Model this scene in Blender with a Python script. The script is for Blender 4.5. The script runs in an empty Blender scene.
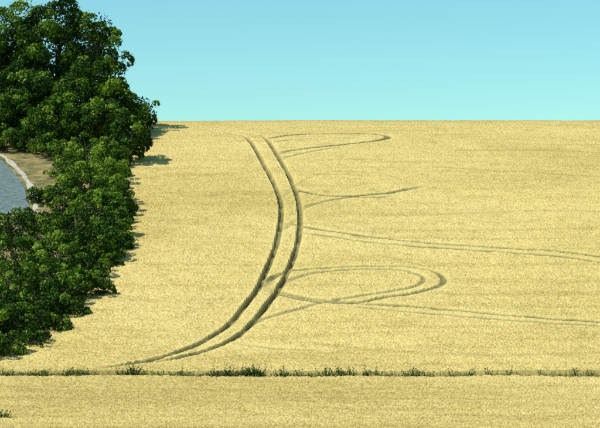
import bpy, math, numpy as np
from mathutils import Vector
sc=bpy.context.scene
rng=np.random.default_rng(7)
F=1894.0; EYE=250.0; CROP=0.72

# ---------------- terrain profile (camera eye is z=0) ----------------
ys=np.arange(-80,1500,0.25)
def build(S,kn):
    sl=np.interp(ys,kn,[0.0,S,S,-0.25,-0.25,0.0])
    z=np.cumsum(sl)*0.25; z-=np.interp(112,ys,z); z-=8.95
    near=np.interp(ys,[-80,0,8,30,60,90,112],[1.5,-1.7,-3.4,-6.9,-8.6,-8.95,-8.95])
    return np.where(ys<105,near,z)
def profile(kn):
    lo,hi=0.15,0.45
    for _ in range(40):
        S=(lo+hi)/2; zz=build(S,kn); m=(ys>150)&(ys<300)
        row=(EYE-F*(zz[m]+CROP)/ys[m]).min()
        if row>121: lo=S
        else: hi=S
    return build(S,kn)
ZOLD=profile([110,126,182,290,360,480])
ZZ=profile([110,126,196,262,330,450])
def G(y): return np.interp(y,ys,ZZ)
m=(ys>112)&(ys<300); yy=ys[m]; rr=EYE-F*(ZZ[m]+CROP)/yy
k=int(np.argmin(rr)); CREST=yy[k]; yy=yy[:k+1]; rr=rr[:k+1]
print('crest',CREST)
def depth_for(r,h=CROP):
    r2=EYE-F*(G(yy)+h)/yy
    return np.interp(-np.asarray(r,float),-r2,yy)
def site(px,r,h=CROP):
    d=depth_for(r,h); return (np.asarray(px,float)-300)*d/F, d
def redepth(d):
    t=np.interp(d,ys,ZOLD)/d; return float(np.interp(t,G(yy)/yy,yy))

# ---------------- helpers ----------------
def mesh_obj(name,verts,faces,mats,matidx=None,attr=None,smooth=False,aname='tint'):
    me=bpy.data.meshes.new(name)
    verts=np.asarray(verts,dtype=np.float32); 
    if isinstance(faces,np.ndarray):
        n,kk=faces.shape
        me.vertices.add(len(verts)); me.vertices.foreach_set('co',verts.ravel())
        me.loops.add(n*kk); me.loops.foreach_set('vertex_index',faces.astype(np.int32).ravel())
        me.polygons.add(n); me.polygons.foreach_set('loop_start',np.arange(0,n*kk,kk,dtype=np.int32))
        me.polygons.foreach_set('loop_total',np.full(n,kk,dtype=np.int32))
    else: me.from_pydata([tuple(v) for v in verts],[],faces)
    for mt in mats: me.materials.append(mt)
    me.update(calc_edges=True)
    if matidx is not None: me.polygons.foreach_set('material_index',np.asarray(matidx,dtype=np.int32))
    me.polygons.foreach_set('use_smooth',np.full(len(me.polygons),smooth))
    if attr is not None:
        a=me.attributes.new(aname,'FLOAT','POINT'); a.data.foreach_set('value',np.asarray(attr,dtype=np.float32))
    me.validate()
    o=bpy.data.objects.new(name,me); sc.collection.objects.link(o); return o
def newmat(name):
    mt=bpy.data.materials.new(name); mt.use_nodes=True; nt=mt.node_tree; nt.nodes.clear()
    out=nt.nodes.new('ShaderNodeOutputMaterial'); return mt,nt,out
def noise(nt,scale,detail=3,rough=.6,vec=None):
    n=nt.nodes.new('ShaderNodeTexNoise'); n.inputs['Scale'].default_value=scale
    n.inputs['Detail'].default_value=detail; n.inputs['Roughness'].default_value=rough
    if vec is not None: nt.links.new(vec,n.inputs['Vector'])
    return n.outputs['Fac']
def ramp(nt,fac,stops):
    r=nt.nodes.new('ShaderNodeValToRGB'); e=r.color_ramp.elements
    while len(e)<len(stops): e.new(0.5)
    for i,(p,c) in enumerate(stops): e[i].position=p; e[i].color=(*c,1)
    nt.links.new(fac,r.inputs['Fac']); return r.outputs['Color']
def mix(nt,fac,a,b,mode='MIX'):
    n=nt.nodes.new('ShaderNodeMix'); n.data_type='RGBA'; n.blend_type=mode
    for idx,v in ((0,fac),(6,a),(7,b)):
        if isinstance(v,bpy.types.NodeSocket): nt.links.new(v,n.inputs[idx])
        else: n.inputs[idx].default_value=v if idx==0 else (*v,1)
    return n.outputs[2]
def geo(nt): return nt.nodes.new('ShaderNodeTexCoord').outputs['Object']
def scaled(nt,vec,s):
    n=nt.nodes.new('ShaderNodeMapping'); n.inputs['Scale'].default_value=s; nt.links.new(vec,n.inputs['Vector']); return n.outputs['Vector']
def bsdf(nt,out,col,rough=.9,spec=.1):
    b=nt.nodes.new('ShaderNodeBsdfPrincipled'); b.inputs['Roughness'].default_value=rough
    b.inputs['Specular IOR Level'].default_value=spec
    if isinstance(col,tuple): b.inputs['Base Color'].default_value=(*col,1)
    else: nt.links.new(col,b.inputs['Base Color'])
    nt.links.new(b.outputs[0],out.inputs[0]); return b

# ---------------- materials ----------------
def field_variation(nt,v,c):
    big=noise(nt,1,4,.6,scaled(nt,v,(.035,.05,.03)))
    c=mix(nt,.8,c,ramp(nt,big,[(.34,(.87,.86,.79)),(.5,(1,1,1)),(.66,(1.04,1.05,1.12))]),'MULTIPLY')
    band=noise(nt,1,5,.7,scaled(nt,v,(.07,.7,.2)))
    c=mix(nt,.8,c,ramp(nt,band,[(.36,(.83,.80,.73)),(.5,(1,1,1))]),'MULTIPLY')
    med=noise(nt,.55,6,.7,v)
    c=mix(nt,.7,c,ramp(nt,med,[(.35,(.82,.82,.71)),(.48,(1,1,1))]),'MULTIPLY')
    return c
def wheat_mat(name,mul=1.0):
    mt,nt,out=newmat(name); v=geo(nt)
    fine=noise(nt,9,3,.7,v)
    c=ramp(nt,fine,[(.28,(.53*mul,.405*mul,.14*mul)),(.47,(.625*mul,.49*mul,.175*mul)),(.60,(.665*mul,.53*mul,.20*mul)),(.75,(.71*mul,.575*mul,.24*mul))])
    c=field_variation(nt,v,c)
    a=nt.nodes.new('ShaderNodeAttribute'); a.attribute_name='tint'
    tr=ramp(nt,noise(nt,4,3,.7,v),[(.35,(.065,.07,.028)),(.65,(.17,.155,.065))])
    c=mix(nt,a.outputs['Fac'],c,tr)
    b=bsdf(nt,out,c,.85,.1)
    bp=nt.nodes.new('ShaderNodeBump'); bp.inputs['Strength'].default_value=.25; bp.inputs['Distance'].default_value=.05
    nt.links.new(noise(nt,14,3,.7,v),bp.inputs['Height']); nt.links.new(bp.outputs[0],b.inputs['Normal'])
    return mt
WHEAT=wheat_mat('wheat_crop'); WHEAT2=wheat_mat('wheat_crop_near',1.0)
EARS,nt,out=newmat('wheat_ears'); v=geo(nt); a=nt.nodes.new('ShaderNodeAttribute'); a.attribute_name='tint'
c=ramp(nt,a.outputs['Fac'],[(0,(.60,.47,.18)),(.5,(.70,.565,.23)),(1,(.79,.67,.33))]); c=field_variation(nt,v,c)
d=nt.nodes.new('ShaderNodeBsdfDiffuse'); t=nt.nodes.new('ShaderNodeBsdfTranslucent'); nt.links.new(c,d.inputs[0]); nt.links.new(c,t.inputs[0])
m1=nt.nodes.new('ShaderNodeMixShader'); m1.inputs[0].default_value=.4; nt.links.new(d.outputs[0],m1.inputs[1]); nt.links.new(t.outputs[0],m1.inputs[2]); nt.links.new(m1.outputs[0],out.inputs[0])
GROUND,nt,out=newmat('dry_grass_ground'); v=geo(nt)
c=ramp(nt,noise(nt,.6,6,.7,v),[(.36,(.06,.09,.03)),(.5,(.21,.17,.07)),(.66,(.38,.29,.13))]); bsdf(nt,out,c)
CHALK,nt,out=newmat('chalk'); bsdf(nt,out,ramp(nt,noise(nt,3,4,.7,geo(nt)),[(.3,(.28,.25,.18)),(.6,(.52,.48,.40))]))
BLUE,nt,out=newmat('blue_green_leaves'); bsdf(nt,out,ramp(nt,noise(nt,2.2,6,.85,geo(nt)),[(.33,(.05,.09,.08)),(.5,(.125,.175,.175)),(.7,(.25,.29,.28))]),.8)
BARK,nt,out=newmat('bark'); bsdf(nt,out,ramp(nt,noise(nt,6,4,.7,geo(nt)),[(.3,(.04,.03,.02)),(.7,(.14,.11,.08))]))
def leafmat(name,stops,tr=.30):
    mt,nt,out=newmat(name); a=nt.nodes.new('ShaderNodeAttribute'); a.attribute_name='tint'
    c=ramp(nt,a.outputs['Fac'],stops)
    d=nt.nodes.new('ShaderNodeBsdfDiffuse'); t=nt.nodes.new('ShaderNodeBsdfTranslucent'); g=nt.nodes.new('ShaderNodeBsdfGlossy')
    g.inputs['Roughness'].default_value=.5; g.inputs['Color'].default_value=(.9,1,.8,1)
    nt.links.new(c,d.inputs[0]); nt.links.new(c,t.inputs[0])
    m1=nt.nodes.new('ShaderNodeMixShader'); m1.inputs[0].default_value=tr
    nt.links.new(d.outputs[0],m1.inputs[1]); nt.links.new(t.outputs[0],m1.inputs[2])
    m2=nt.nodes.new('ShaderNodeMixShader'); m2.inputs[0].default_value=.01
    nt.links.new(m1.outputs[0],m2.inputs[1]); nt.links.new(g.outputs[0],m2.inputs[2]); nt.links.new(m2.outputs[0],out.inputs[0])
    return mt
LEAF=leafmat('foliage',[(0,(.006,.020,.003)),(.33,(.026,.075,.006)),(.58,(.095,.19,.013)),(.9,(.30,.42,.045))])  # dark stops kept low: crown shade painted into the leaf colour
WEED=leafmat('weed_leaves',[(0,(.04,.07,.015)),(.5,(.13,.18,.045)),(1,(.42,.34,.14))])

# ---------------- ground ----------------
def strip_grid(name,xs,yv,zfun,mat,smooth=True,tint=None):
    X,Y=np.meshgrid(xs,yv); Z=zfun(X,Y); V=np.stack([X,Y,Z],-1).reshape(-1,3)
    nx,ny=len(xs),len(yv); i=np.arange(nx*ny).reshape(ny,nx)
    Fc=np.stack([i[:-1,:-1],i[:-1,1:],i[1:,1:],i[1:,:-1]],-1).reshape(-1,4)
    return mesh_obj(name,V,Fc,[mat],smooth=smooth,attr=tint)
yv=np.concatenate([np.arange(-80,80,4),np.arange(80,320,.5),np.arange(320,520,5),np.arange(520,1490,60)])
strip_grid('ground',np.concatenate([np.linspace(-900,-100,9),np.linspace(-90,90,19),np.linspace(100,900,9)]),yv,lambda X,Y:G(Y)-0.02,GROUND)

# ---------------- tractor tracks ----------------
def catmull(P,step=.05):
    P=np.asarray(P,float); P=np.vstack([2*P[0]-P[1],P,2*P[-1]-P[-2]]); out=[]
    for i in range(1,len(P)-2):
        p0,p1,p2,p3=P[i-1:i+3]; n=max(2,int(np.linalg.norm(p2-p1)/step)); t=np.linspace(0,1,n,endpoint=False)[:,None]
        out.append(.5*((2*p1)+(-p0+p2)*t+(2*p0-5*p1+4*p2-p3)*t*t+(-p0+3*p1-3*p2+p3)*t**3))
    return np.vstack(out)
TR=[ # (points, colour strength, halfwidth, depth)
 ([(232,133),(241,135),(250,141),(258,153),(267,170),(276,187),(281,203),(281,220),(277,242),(270,262),(260,285),(247,304),(232,321),(215,334),(195,345),(170,355),(140,363),(97,370)],.97,.18,.52),
 ([(247,133),(257,134.5),(266,138.5),(275,151),(285,168),(294,186),(299.5,205),(300,228),(296,250),(288,272),(276,293),(262,312),(245,329),(228,341),(205,350),(178,358),(150,363)],.97,.18,.52),
 ([(262,140),(285,136),(320,134),(355,133.6),(378,135),(388,137.5),(378,141),(350,144.5),(318,148),(290,151.5),(277,155)],.95,.36,.14),
 ([(268,144),(292,140),(330,138.5),(360,138.5),(372,140)],.55,.26,.08),
 ([(272,162),(290,157),(320,151),(352,146)],.55,.26,.08),
 ([(290,186),(302,191),(325,195.5),(355,195.5),(385,192.5),(410,188.5),(427,185.5)],.95,.31,.2),
 ([(300,211),(309,206),(325,201),(350,197),(375,197),(400,193)],.6,.26,.1),
 ([(277,205),(290,190),(305,180),(340,172),(380,174),(412,184)],.2,.24,.04),
 ([(283,222),(300,225),(330,231),(370,236.5),(430,242.5),(500,247),(560,252),(640,262)],.95,.31,.22),
 ([(298,232),(325,235.5),(360,241),(430,247),(500,251.5),(560,257),(640,268)],.72,.26,.14),
 ([(262,290),(272,279),(298,271.5),(340,267.5),(385,266),(415,267.5),(436,272),(444,279),(438,286.5),(415,293),(385,298.5),(355,303),(320,300),(290,294),(265,287)],.88,.23,.25),
 ([(270,297),(285,283),(310,275),(345,270.5),(385,269),(412,272.5),(424,279),(415,286),(385,293),(350,298.5),(318,304),(285,313),(255,322),(243,329)],.68,.21,.17),
 ([(262,289),(290,297),(320,302.5),(360,305),(410,307),(460,311),(520,316),(580,320.5),(650,326)],.92,.28,.22),
 ([(340,307),(400,312),(460,316.5),(530,321.5),(600,326),(650,330)],.62,.23,.13),
 ([(228,342),(262,346),(300,349),(330,350)],.5,.22,.1),
 ([(262,288),(270,284),(276,278)],.7,.22,.2),
 ([(280,232),(288,226),(300,215)],.4,.2,.1),
 ([(440,152),(520,150),(640,153)],.25,.35,.03),
 ([(430,168),(510,172),(640,180)],.25,.35,.03),
 ([(300,340),(400,352),(520,356),(640,352)],.22,.35,.03),
 ([(320,212),(420,214),(520,210),(640,214)],.22,.35,.03),
 ([(140,330),(200,310),(230,296)],.12,.35,.02),
]
DX=.11; DY=.12
X0,X1,Y0,Y1=-37.0,41.0,118.9,236.0
fx=np.arange(X0,X1,DX); fy=np.arange(Y0,Y1,DY)
xs=np.concatenate([fx,np.linspace(X1+.5,60,20),np.linspace(65,420,40)])
ysg=fy
groove=np.zeros((len(ysg),len(xs))); gdep=np.zeros_like(groove); bare=np.zeros_like(groove)
wob=np.random.default_rng(3)
for pts,st,hw,dep in TR:
    P=np.array(pts,float); x,d=site(P[:,0],P[:,1]); C=catmull(np.stack([x,d],1))
    n=len(C); t=np.arange(n)*.05
    kn=np.arange(0,t[-1]+2,1.1)
    vary=1-.45*np.clip(np.interp(t,kn,wob.random(len(kn)))-.3,0,1)
    wv=1+.4*(np.interp(t,kn,wob.random(len(kn)))-.5)
    endf=np.clip(np.minimum(t,t[-1]-t)/2.5,0.15,1)
    for q in range(0,n,2):
        cx,cy=C[q]; i0=int((cx-1.1-X0)/DX); i1=i0+int(2.2/DX)+1; j0=int((cy-1.1-Y0)/DY); j1=j0+int(2.2/DY)+1
        i0=max(i0,0); j0=max(j0,0); i1=min(i1,len(fx)); j1=min(j1,len(fy))
        if i1<=i0 or j1<=j0: continue
        dd=np.hypot(fx[None,i0:i1]-cx,fy[j0:j1,None]-cy)
        mk=np.clip(1-(dd-hw*wv[q]*.7)/.15,0,1)
        sub=groove[j0:j1,i0:i1]; np.maximum(sub,mk*st*vary[q]*endf[q],out=sub)
        sub=gdep[j0:j1,i0:i1]; np.maximum(sub,mk*dep*vary[q]*endf[q],out=sub)
        if st>.35:
            sub=bare[j0:j1,i0:i1]; np.maximum(sub,dd<hw+.4,out=sub)
def vnoise(X,Y,s,seed):
    r=np.random.default_rng(seed).random((256,256)); u=X/s; w=Y/s
    i=np.floor(u).astype(int); j=np.floor(w).astype(int); a=u-i; b=w-j; a=a*a*(3-2*a); b=b*b*(3-2*b)
    g=lambda ii,jj:r[ii%256,jj%256]
    return (g(i,j)*(1-a)+g(i+1,j)*a)*(1-b)+(g(i,j+1)*(1-a)+g(i+1,j+1)*a)*b-.5
hx,hd=site([-60,0,35,65,95,118,124,124,128,133,140],[376,356,340,322,292,256,232,205,175,150,128])
def hedge_x(y): 
    o=np.argsort(hd); return np.interp(y,hd[o],hx[o])-1.6
X,Y=np.meshgrid(xs,ysg)
edge=np.clip((X-hedge_x(Y)+vnoise(X,Y,1.2,31))/1.0,0,1)*np.clip((Y-Y0)/.25,0,1)
def lumps(X,Y,s): 
    fade=np.clip((225-Y)/50,.35,1)
    return (vnoise(X,Y,.45,1+s)*.05+vnoise(X,Y,1.6,2+s)*.08+vnoise(X,Y,4.5,3+s)*.14+vnoise(X,Y,14,4+s)*.3)*fade
lump=lumps(X,Y,0)+(rng.random(X.shape)-.5)*.06
Z=G(Y)+edge*(CROP+lump)*(1-gdep)+(1-edge)*-.15
V=np.stack([X,Y,Z],-1).reshape(-1,3); nx=len(xs); i=np.arange(X.size).reshape(X.shape)
Fc=np.stack([i[:-1,:-1],i[:-1,1:],i[1:,1:],i[1:,:-1]],-1).reshape(-1,4)
keep=(edge[:-1,:-1]>0)|(edge[1:,1:]>0)
Fc=Fc[keep.ravel()]
field=mesh_obj('wheat_field',V,Fc,[WHEAT],attr=np.clip(groove,0,1).ravel(),smooth=False)
def ears(name,parent,x,y,z,seed):
    g=np.random.default_rng(seed); n=len(x); h=g.uniform(.03,.09,n); w_=g.uniform(.015,.032,n); an=g.uniform(0,math.pi,n)
    lx=g.normal(size=n)*.08+.03; ly=g.normal(size=n)*.08
    B=np.stack([x,y,z-.03],1); dx=np.stack([np.cos(an)*w_,np.sin(an)*w_,0*w_],1)
    T=np.stack([x+lx,y+ly,z+h],1); M=(B+T)/2
    V=np.stack([B,M+dx,T,M-dx],1).reshape(-1,3)
    o=mesh_obj(name,V,np.arange(n*4).reshape(n,4),[EARS],attr=np.repeat(np.clip(g.normal(size=n)*.2+.5,0,1),4)); o.parent=parent
NE=280000
gy=rng.uniform(0,1,NE)*(222-119.2)+119.2; half=(np.abs(gy)*.165+1.5); gx=rng.uniform(-1,1,NE)*half
ii=((gx-X0)/DX).round().astype(int); jj=((gy-Y0)/DY).round().astype(int)
ok=(ii>=0)&(ii<len(fx))&(jj>=0)&(jj<len(fy)); gx,gy,ii,jj=gx[ok],gy[ok],ii[ok],jj[ok]
ok=(edge[jj,ii]>.8)&(bare[jj,ii]<.5); gx,gy,ii,jj=gx[ok],gy[ok],ii[ok],jj[ok]
ears('ears',field,gx,gy,Z[jj,ii],21)
# near field
xs2=np.concatenate([np.linspace(-300,-27,40),np.arange(-26.5,26.5,.11),np.linspace(27,300,40)])
ys2=np.concatenate([np.arange(45,84,.8),np.arange(84,118.0,.16)])
X,Y=np.meshgrid(xs2,ys2)
ed=np.clip((118-Y)/.3,0,1)
Z=G(Y)+(CROP+lumps(X,Y,10)*.8+(rng.random(X.shape)-.5)*.06)*ed-.1*(1-ed)
V=np.stack([X,Y,Z],-1).reshape(-1,3); i=np.arange(X.size).reshape(X.shape)
Fc=np.stack([i[:-1,:-1],i[:-1,1:],i[1:,1:],i[1:,:-1]],-1).reshape(-1,4)
field2=mesh_obj('wheat_field',V,Fc,[WHEAT2],attr=np.zeros(len(V)),smooth=False)
NE=60000
gy=rng.uniform(85,117.7,NE); gx=rng.uniform(-1,1,NE)*(gy*.165+1)
ears('ears',field2,gx,gy,G(gy)+CROP+lumps(gx,gy,10)*.8,22)

# ---------------- left side beyond the hedge ----------------
px=np.array([-70,-30,0,12,21,28,33,36,37]); rw=np.array([136,146,156,164,173,182,192,203,214])
cx,cd=site(px,rw,0)
C=catmull(np.stack([cx,cd],1),.2)
tan=np.gradient(C,axis=0); nrm=np.stack([-tan[:,1],tan[:,0]],1); nrm/=np.linalg.norm(nrm,axis=1)[:,None]
g=np.random.default_rng(9); kk_=np.arange(0,len(C)+9,7); wl=np.interp(np.arange(len(C)),kk_,g.uniform(.12,.40,len(kk_))); wr=np.interp(np.arange(len(C)),kk_,g.uniform(.10,.36,len(kk_)))
vs=[];fs=[]
for q,(c,n_) in enumerate(zip(C,nrm)):
    for s in (-wl[q],0,wr[q]):
        p=c+n_*s; vs.append((p[0],p[1],G(p[1])+.06))
    if q:
        for s in (0,1): b=(q-1)*3+s; fs.append((b,b+1,b+4,b+3))
mesh_obj('chalk_path',vs,fs,[CHALK])
vs=[];fs=[]
for q,c in enumerate(C):
    for s,t in enumerate(np.linspace(0,1,12)):
        x_=c[0]-.6-t*80; vs.append((x_,c[1]-.3,G(c[1]-.3)+.03))
    if q:
        for s in range(11): b=(q-1)*12+s; fs.append((b,b+1,b+13,b+12))
mesh_obj('blue_green_crop_field',vs,fs,[BLUE])

# ---------------- trees ----------------
def tube(a,b,r0,r1,n=7):
    a=np.array(a);b=np.array(b);d=b-a;d/=np.linalg.norm(d); u=np.cross(d,[0.3,1,.1]);u/=np.linalg.norm(u);w_=np.cross(d,u)
    th=np.arange(n)*2*math.pi/n; ring=np.cos(th)[:,None]*u+np.sin(th)[:,None]*w_
    V=np.vstack([a+ring*r0,b+ring*r1]); Fq=np.array([[k,(k+1)%n,n+(k+1)%n,n+k] for k in range(n)]); return V,Fq
def make_tree(name,x,y,h,r,seed,base=.0,tint=.0,leaf=.2,dens=1.0,sink=0.):
    g=np.random.default_rng(seed); zg=float(G(y))-sink
    c0=np.array([0,0,h*(.5+base*.5)]); R=np.array([r,r,h*(.5-base*.5)])
    K=int(26+r*r*2.2)
    dirs=g.normal(size=(K,3)); dirs/=np.linalg.norm(dirs,axis=1)[:,None]
    rad=g.uniform(.5,.9,K); lob=1+.18*np.sin(dirs[:,0]*3+seed)+.15*np.sin(dirs[:,1]*4+dirs[:,2]*3+seed*2)
    cc=c0+dirs*R*(rad*lob)[:,None]; cr=g.uniform(.17,.36,K)*min(r,h*.5)**.75*1.15
    ct=g.uniform(-.26,.26,K)
    N=int(dens*K*430*(np.mean(cr)/.9)**2*(.2/leaf)**2*.66)
    pr=cr**2/np.sum(cr**2); ci=g.choice(K,N,p=pr)
    d=g.normal(size=(N,3))+dirs[ci]*.7+np.array([0,0,.35]); d/=np.linalg.norm(d,axis=1)[:,None]
    rr_=g.uniform(.55,1.0,N)**.6+ (g.random(N)<.10)*g.uniform(0,.35,N)
    P=cc[ci]+d*(cr[ci]*rr_)[:,None]*np.array([1,1,.85]); nn=d+g.normal(size=(N,3))*.5
    M=int(N*.22); di=g.normal(size=(M,3)); di/=np.linalg.norm(di,axis=1)[:,None]
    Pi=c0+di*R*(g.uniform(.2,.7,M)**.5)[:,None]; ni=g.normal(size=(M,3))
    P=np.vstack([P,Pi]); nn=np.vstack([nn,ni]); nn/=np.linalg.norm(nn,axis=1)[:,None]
    T=.45+tint+np.concatenate([ct[ci]+(rr_-.8)*.5,np.full(M,-.3)])+g.normal(size=N+M)*.11  # leaves deeper in clump and crown darker: shade put into their colour
    ok=P[:,2]>.05; P=P[ok];nn=nn[ok];T=T[ok]; n=len(P)
    a=np.cross(nn,g.normal(size=(n,3))); a/=np.linalg.norm(a,axis=1)[:,None]; b=np.cross(nn,a)
    s=g.uniform(.6,1.35,n)[:,None]*leaf*.5
    V=np.stack([P-a*s*1.35,P-b*s*.75+nn*s*.15,P+a*s*1.35,P+b*s*.75+nn*s*.15],1).reshape(-1,3)
    Fq=np.arange(n*4).reshape(n,4); TT=np.repeat(T,4); mi=np.zeros(n,int)
    Vs=[V];Fs=[Fq];off=len(V)
    th=.035*h+.05
    top=np.array([g.normal()*.05*h,g.normal()*.05*h,h*.62]); segs=[((0,0,-.3),(top*.35),th,th*.75),(top*.35,top,th*.75,th*.3)]
    for kk in g.choice(K,min(K,14),replace=False):
        st=top*g.uniform(.3,.9); mid=(st+cc[kk])/2+np.array([0,0,.05*h]); segs+= [(st,mid,th*.35,th*.2),(mid,cc[kk],th*.2,th*.06)]
    for sgm in segs:
        v_,f_=tube(*sgm); Vs.append(v_);Fs.append(f_+off);off+=len(v_);TT=np.concatenate([TT,np.zeros(len(v_))]);mi=np.concatenate([mi,np.ones(len(f_),int)])
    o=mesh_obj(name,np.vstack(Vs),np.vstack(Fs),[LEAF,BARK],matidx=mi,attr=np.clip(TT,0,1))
    o.location=(x,y,zg); o.rotation_euler=(0,0,0); return n
tot=0
def plant(name,px,d,toprow,r,seed,**k):
    global tot
    dn=redepth(d); r*=dn/d; d=dn
    x=(px-300)*d/F; h=(EYE-toprow)/F*d-float(G(d)); tot+=make_tree(name,x,d,h,r,seed,**k)
BIG=[(-40,212,15,6.5,1,-.1),(12,208,14,5.0,2,-.1),(56,205,-10,5.5,3,-.1),(97,203,0,3.2,4,-.1),(30,200,60,4.6,5,-.06),(84,197,62,4.2,6,-.0),(-20,202,70,5,9,-.1),(137,201,92,2.5,7,-.1),(112,196,80,3.2,8,-.05),(55,193,98,3.4,10,-.02),(104,192,100,3.4,11,-.04),(129,182,108,2.1,13,-.1),(15,198,90,4,14,-.05)]
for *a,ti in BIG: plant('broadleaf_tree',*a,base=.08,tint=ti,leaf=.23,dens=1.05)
BUSH=[(88,183,136,3.0,21,.22),(110,180,138,1.9,22,.17),(68,178,156,2.0,23,.13),(106,174,152,2.3,24,.22),(80,170,160,2.8,25,.1),(109,166,172,2.0,26,.12),(64,165,182,2.4,27,-.0),(54,171,188,1.4,40,-.05),
 (100,160,184,2.5,28,.05),(45,158,208,2.6,29,-.03),(106,153,207,2.1,30,-.04),(75,153,205,3,31,-.0),(8,155,209,3.0,32,-.03),(99,147,222,2.4,33,-.06),(60,146,232,2.9,34,.1),(22,146,232,3,35,.06),(87,142,248,2.1,36,-.05),
 (44,140,252,2.8,37,.12),(8,139,262,2.8,38,.05),(63,135,272,2.2,39,-.04),(28,133,282,2.6,41,-.02),(-8,132,288,2.6,42,-.04),(13,127.5,298,2.2,43,-.05),(-25,126,303,2.6,44,-.03),(-60,150,215,4,45,0),(-55,138,262,3.5,46,0),(43,130,298,1.8,47,-.03),
 (86,137,266,1.7,48,-.04),(4,192,126,2.6,50,.0),(28,191,128,2.4,51,-.02),(50,188,134,2.2,52,.05),(-25,193,125,3,53,0),(66,184,142,2.0,54,.1),(108,186,134,2.0,55,.08),(117,180,146,1.3,56,.0),
 (120,171,178,1.0,60,-.05),(124,161,200,1.0,61,-.05),(119,156,214,1.1,62,-.1),(118,150,230,1.2,63,-.05),(108,145,252,1.2,64,-.08),(99,140,270,1.3,65,.0),(78,132.5,300,1.1,66,-.08),(60,129,312,1.1,67,-.05),(30,125.5,326,1.2,68,-.08),(8,123.5,333,1.2,69,-.04),(-12,122.5,330,1.4,70,-.04),(122,176,164,1.0,71,-.1),(24,161,208,1.4,72,0),
 (118,166,184,1.3,73,-.1),(112,150,216,1.5,74,-.12),(52,132,290,1.6,75,-.06),(121,163,188,1.4,76,-.08),(117,158,198,1.5,77,-.08),(112,147,236,1.4,78,-.08),(36,168,186,.8,79,-.05)]
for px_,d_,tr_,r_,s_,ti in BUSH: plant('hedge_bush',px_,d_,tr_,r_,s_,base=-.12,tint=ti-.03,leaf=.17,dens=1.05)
print('leaves',tot)

# ---------------- weeds on the field boundary ----------------
def blades(name,cl,seed):
    g=np.random.default_rng(seed); Vs=[];T=[]
    for (x,y,spread,n,hmin,hmax,t) in cl:
        ox=g.normal(size=n); bx=x+ox*spread; by=y+g.normal(size=n)*.2; hh=g.uniform(hmin,hmax,n); hh=hmin+(hh-hmin)*np.exp(-ox**2*.5); z=G(by)
        ang=g.uniform(0,math.pi,n); w_=g.uniform(.02,.05,n); lx=g.normal(size=n)*.2*hh; ly=g.normal(size=n)*.15*hh
        dx=np.cos(ang)*w_; dy=np.sin(ang)*w_
        A=np.stack([bx-dx*.6,by-dy*.6,z-.02],1);B=np.stack([bx+dx*.6,by+dy*.6,z-.02],1)
        D=np.stack([bx+lx*.5+dx,by+ly*.5+dy,z+hh*.6],1);E=np.stack([bx+lx,by+ly,z+hh],1)
        Vs.append(np.stack([A,B,D,E],1).reshape(-1,3)); T.append(np.repeat(np.clip(t+g.normal(size=n)*.18,0,1),4))
        for _ in range(3):
            m_=n; fz=g.uniform(.5,1,m_); P=np.stack([bx+lx*fz,by+ly*fz,z+hh*fz],1)+g.normal(size=(m_,3))*.05
            a=g.normal(size=(m_,3)); a/=np.linalg.norm(a,axis=1)[:,None]; b=np.cross(a,g.normal(size=(m_,3))); b/=np.linalg.norm(b,axis=1)[:,None]
            Vs.append(np.stack([P-a*.07,P-b*.035,P+a*.07,P+b*.035],1).reshape(-1,3)); T.append(np.repeat(np.clip(t+.1+g.normal(size=m_)*.2,0,1),4))
    V=np.vstack(Vs); return mesh_obj(name,V,np.arange(len(V)).reshape(-1,4),[WEED],attr=np.concatenate(T))
cl=[]
g=np.random.default_rng(5)
def bx(p,d=118.5): return (p-300)*d/F
for p in np.arange(-900,1500,2.5): cl.append((bx(p)+g.normal()*.1,118.45,.25,int(g.integers(5,34)),.4,float(g.uniform(.74,1.0)),float(g.uniform(.3,1.0))))
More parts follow.
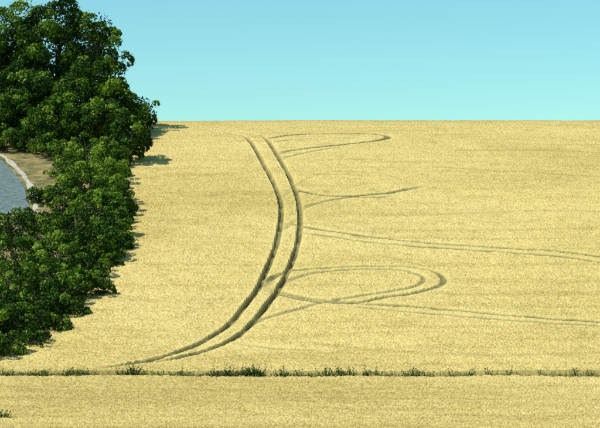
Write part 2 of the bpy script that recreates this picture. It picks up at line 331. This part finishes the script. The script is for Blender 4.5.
for p,n,hm,t,s in [(8,120,1.0,.3,.6),(30,120,1.0,.3,.6),(45,120,1.05,.3,.3),(72,260,1.1,.3,.5),(85,160,1.05,.35,.4),(122,60,1.2,.1,.2),(133,110,1.45,.0,.22),(140,50,1.15,.1,.2),(180,80,1.0,.4,.5),(215,90,1.2,.1,.35),(228,140,1.25,.05,.4),(243,150,1.3,.05,.35),(257,130,1.4,.05,.3),(282,60,1.25,.1,.25),(300,40,1.05,.4,.3),(327,60,1.3,.1,.25),(340,60,1.35,.1,.2),(350,60,1.3,.1,.2),(366,40,1.3,.15,.2),(375,40,1.2,.2,.15),(413,30,1.35,.2,.12),(420,30,1.2,.2,.2),(470,25,1.3,.2,.15),(490,30,1.3,.2,.15),(508,16,1.4,.2,.12),(540,20,1.2,.3,.2),(575,18,1.4,.2,.15),(590,20,1.2,.2,.2)]:
    cl.append((bx(p),118.45,s,n,.5,hm,t))
blades('boundary_weeds',cl,6)
blades('weed_plant',[((3-300)*93/F,93,.12,90,.7,1.25,.25),((3-300)*93/F,93,.3,60,.6,1.0,.35)],8)

# ---------------- light, sky, camera ----------------
el=math.radians(52); sd=Vector((-0.90,-0.43,0)).normalized()
todir=Vector((sd.x*math.cos(el),sd.y*math.cos(el),math.sin(el)))
L=bpy.data.lights.new('sun','SUN'); L.energy=5.0; L.angle=math.radians(.5); L.color=(1,.95,.85)
lo_=bpy.data.objects.new('sun',L); sc.collection.objects.link(lo_); lo_.rotation_euler=todir.to_track_quat('Z','Y').to_euler(); lo_.location=(-60,-40,90)
W=bpy.data.worlds.new('World'); sc.world=W; W.use_nodes=True; nt=W.node_tree; nt.nodes.clear()
sk=nt.nodes.new('ShaderNodeTexSky'); sk.sky_type='NISHITA'; sk.sun_disc=False; sk.sun_elevation=el; sk.sun_rotation=math.atan2(todir.x,todir.y)
sk.air_density=1.0; sk.dust_density=.2; sk.ozone_density=1.5
bg=nt.nodes.new('ShaderNodeBackground'); bg.inputs['Strength'].default_value=.12
tn=mix(nt,1.0,sk.outputs[0],(.70,1.17,1.10),'MULTIPLY')
nt.links.new(tn,bg.inputs[0]); wo=nt.nodes.new('ShaderNodeOutputWorld'); nt.links.new(bg.outputs[0],wo.inputs[0])
cam=bpy.data.cameras.new('camera'); cam.sensor_width=36; cam.lens=F/600*36; cam.clip_end=3000; cam.clip_start=.5
co=bpy.data.objects.new('camera',cam); sc.collection.objects.link(co); co.location=(0,0,0)
co.rotation_euler=(math.radians(90)+math.atan((EYE-214)/F),0,0); sc.camera=co
sc.view_settings.view_transform='Standard'; sc.view_settings.look='None'; sc.view_settings.exposure=0
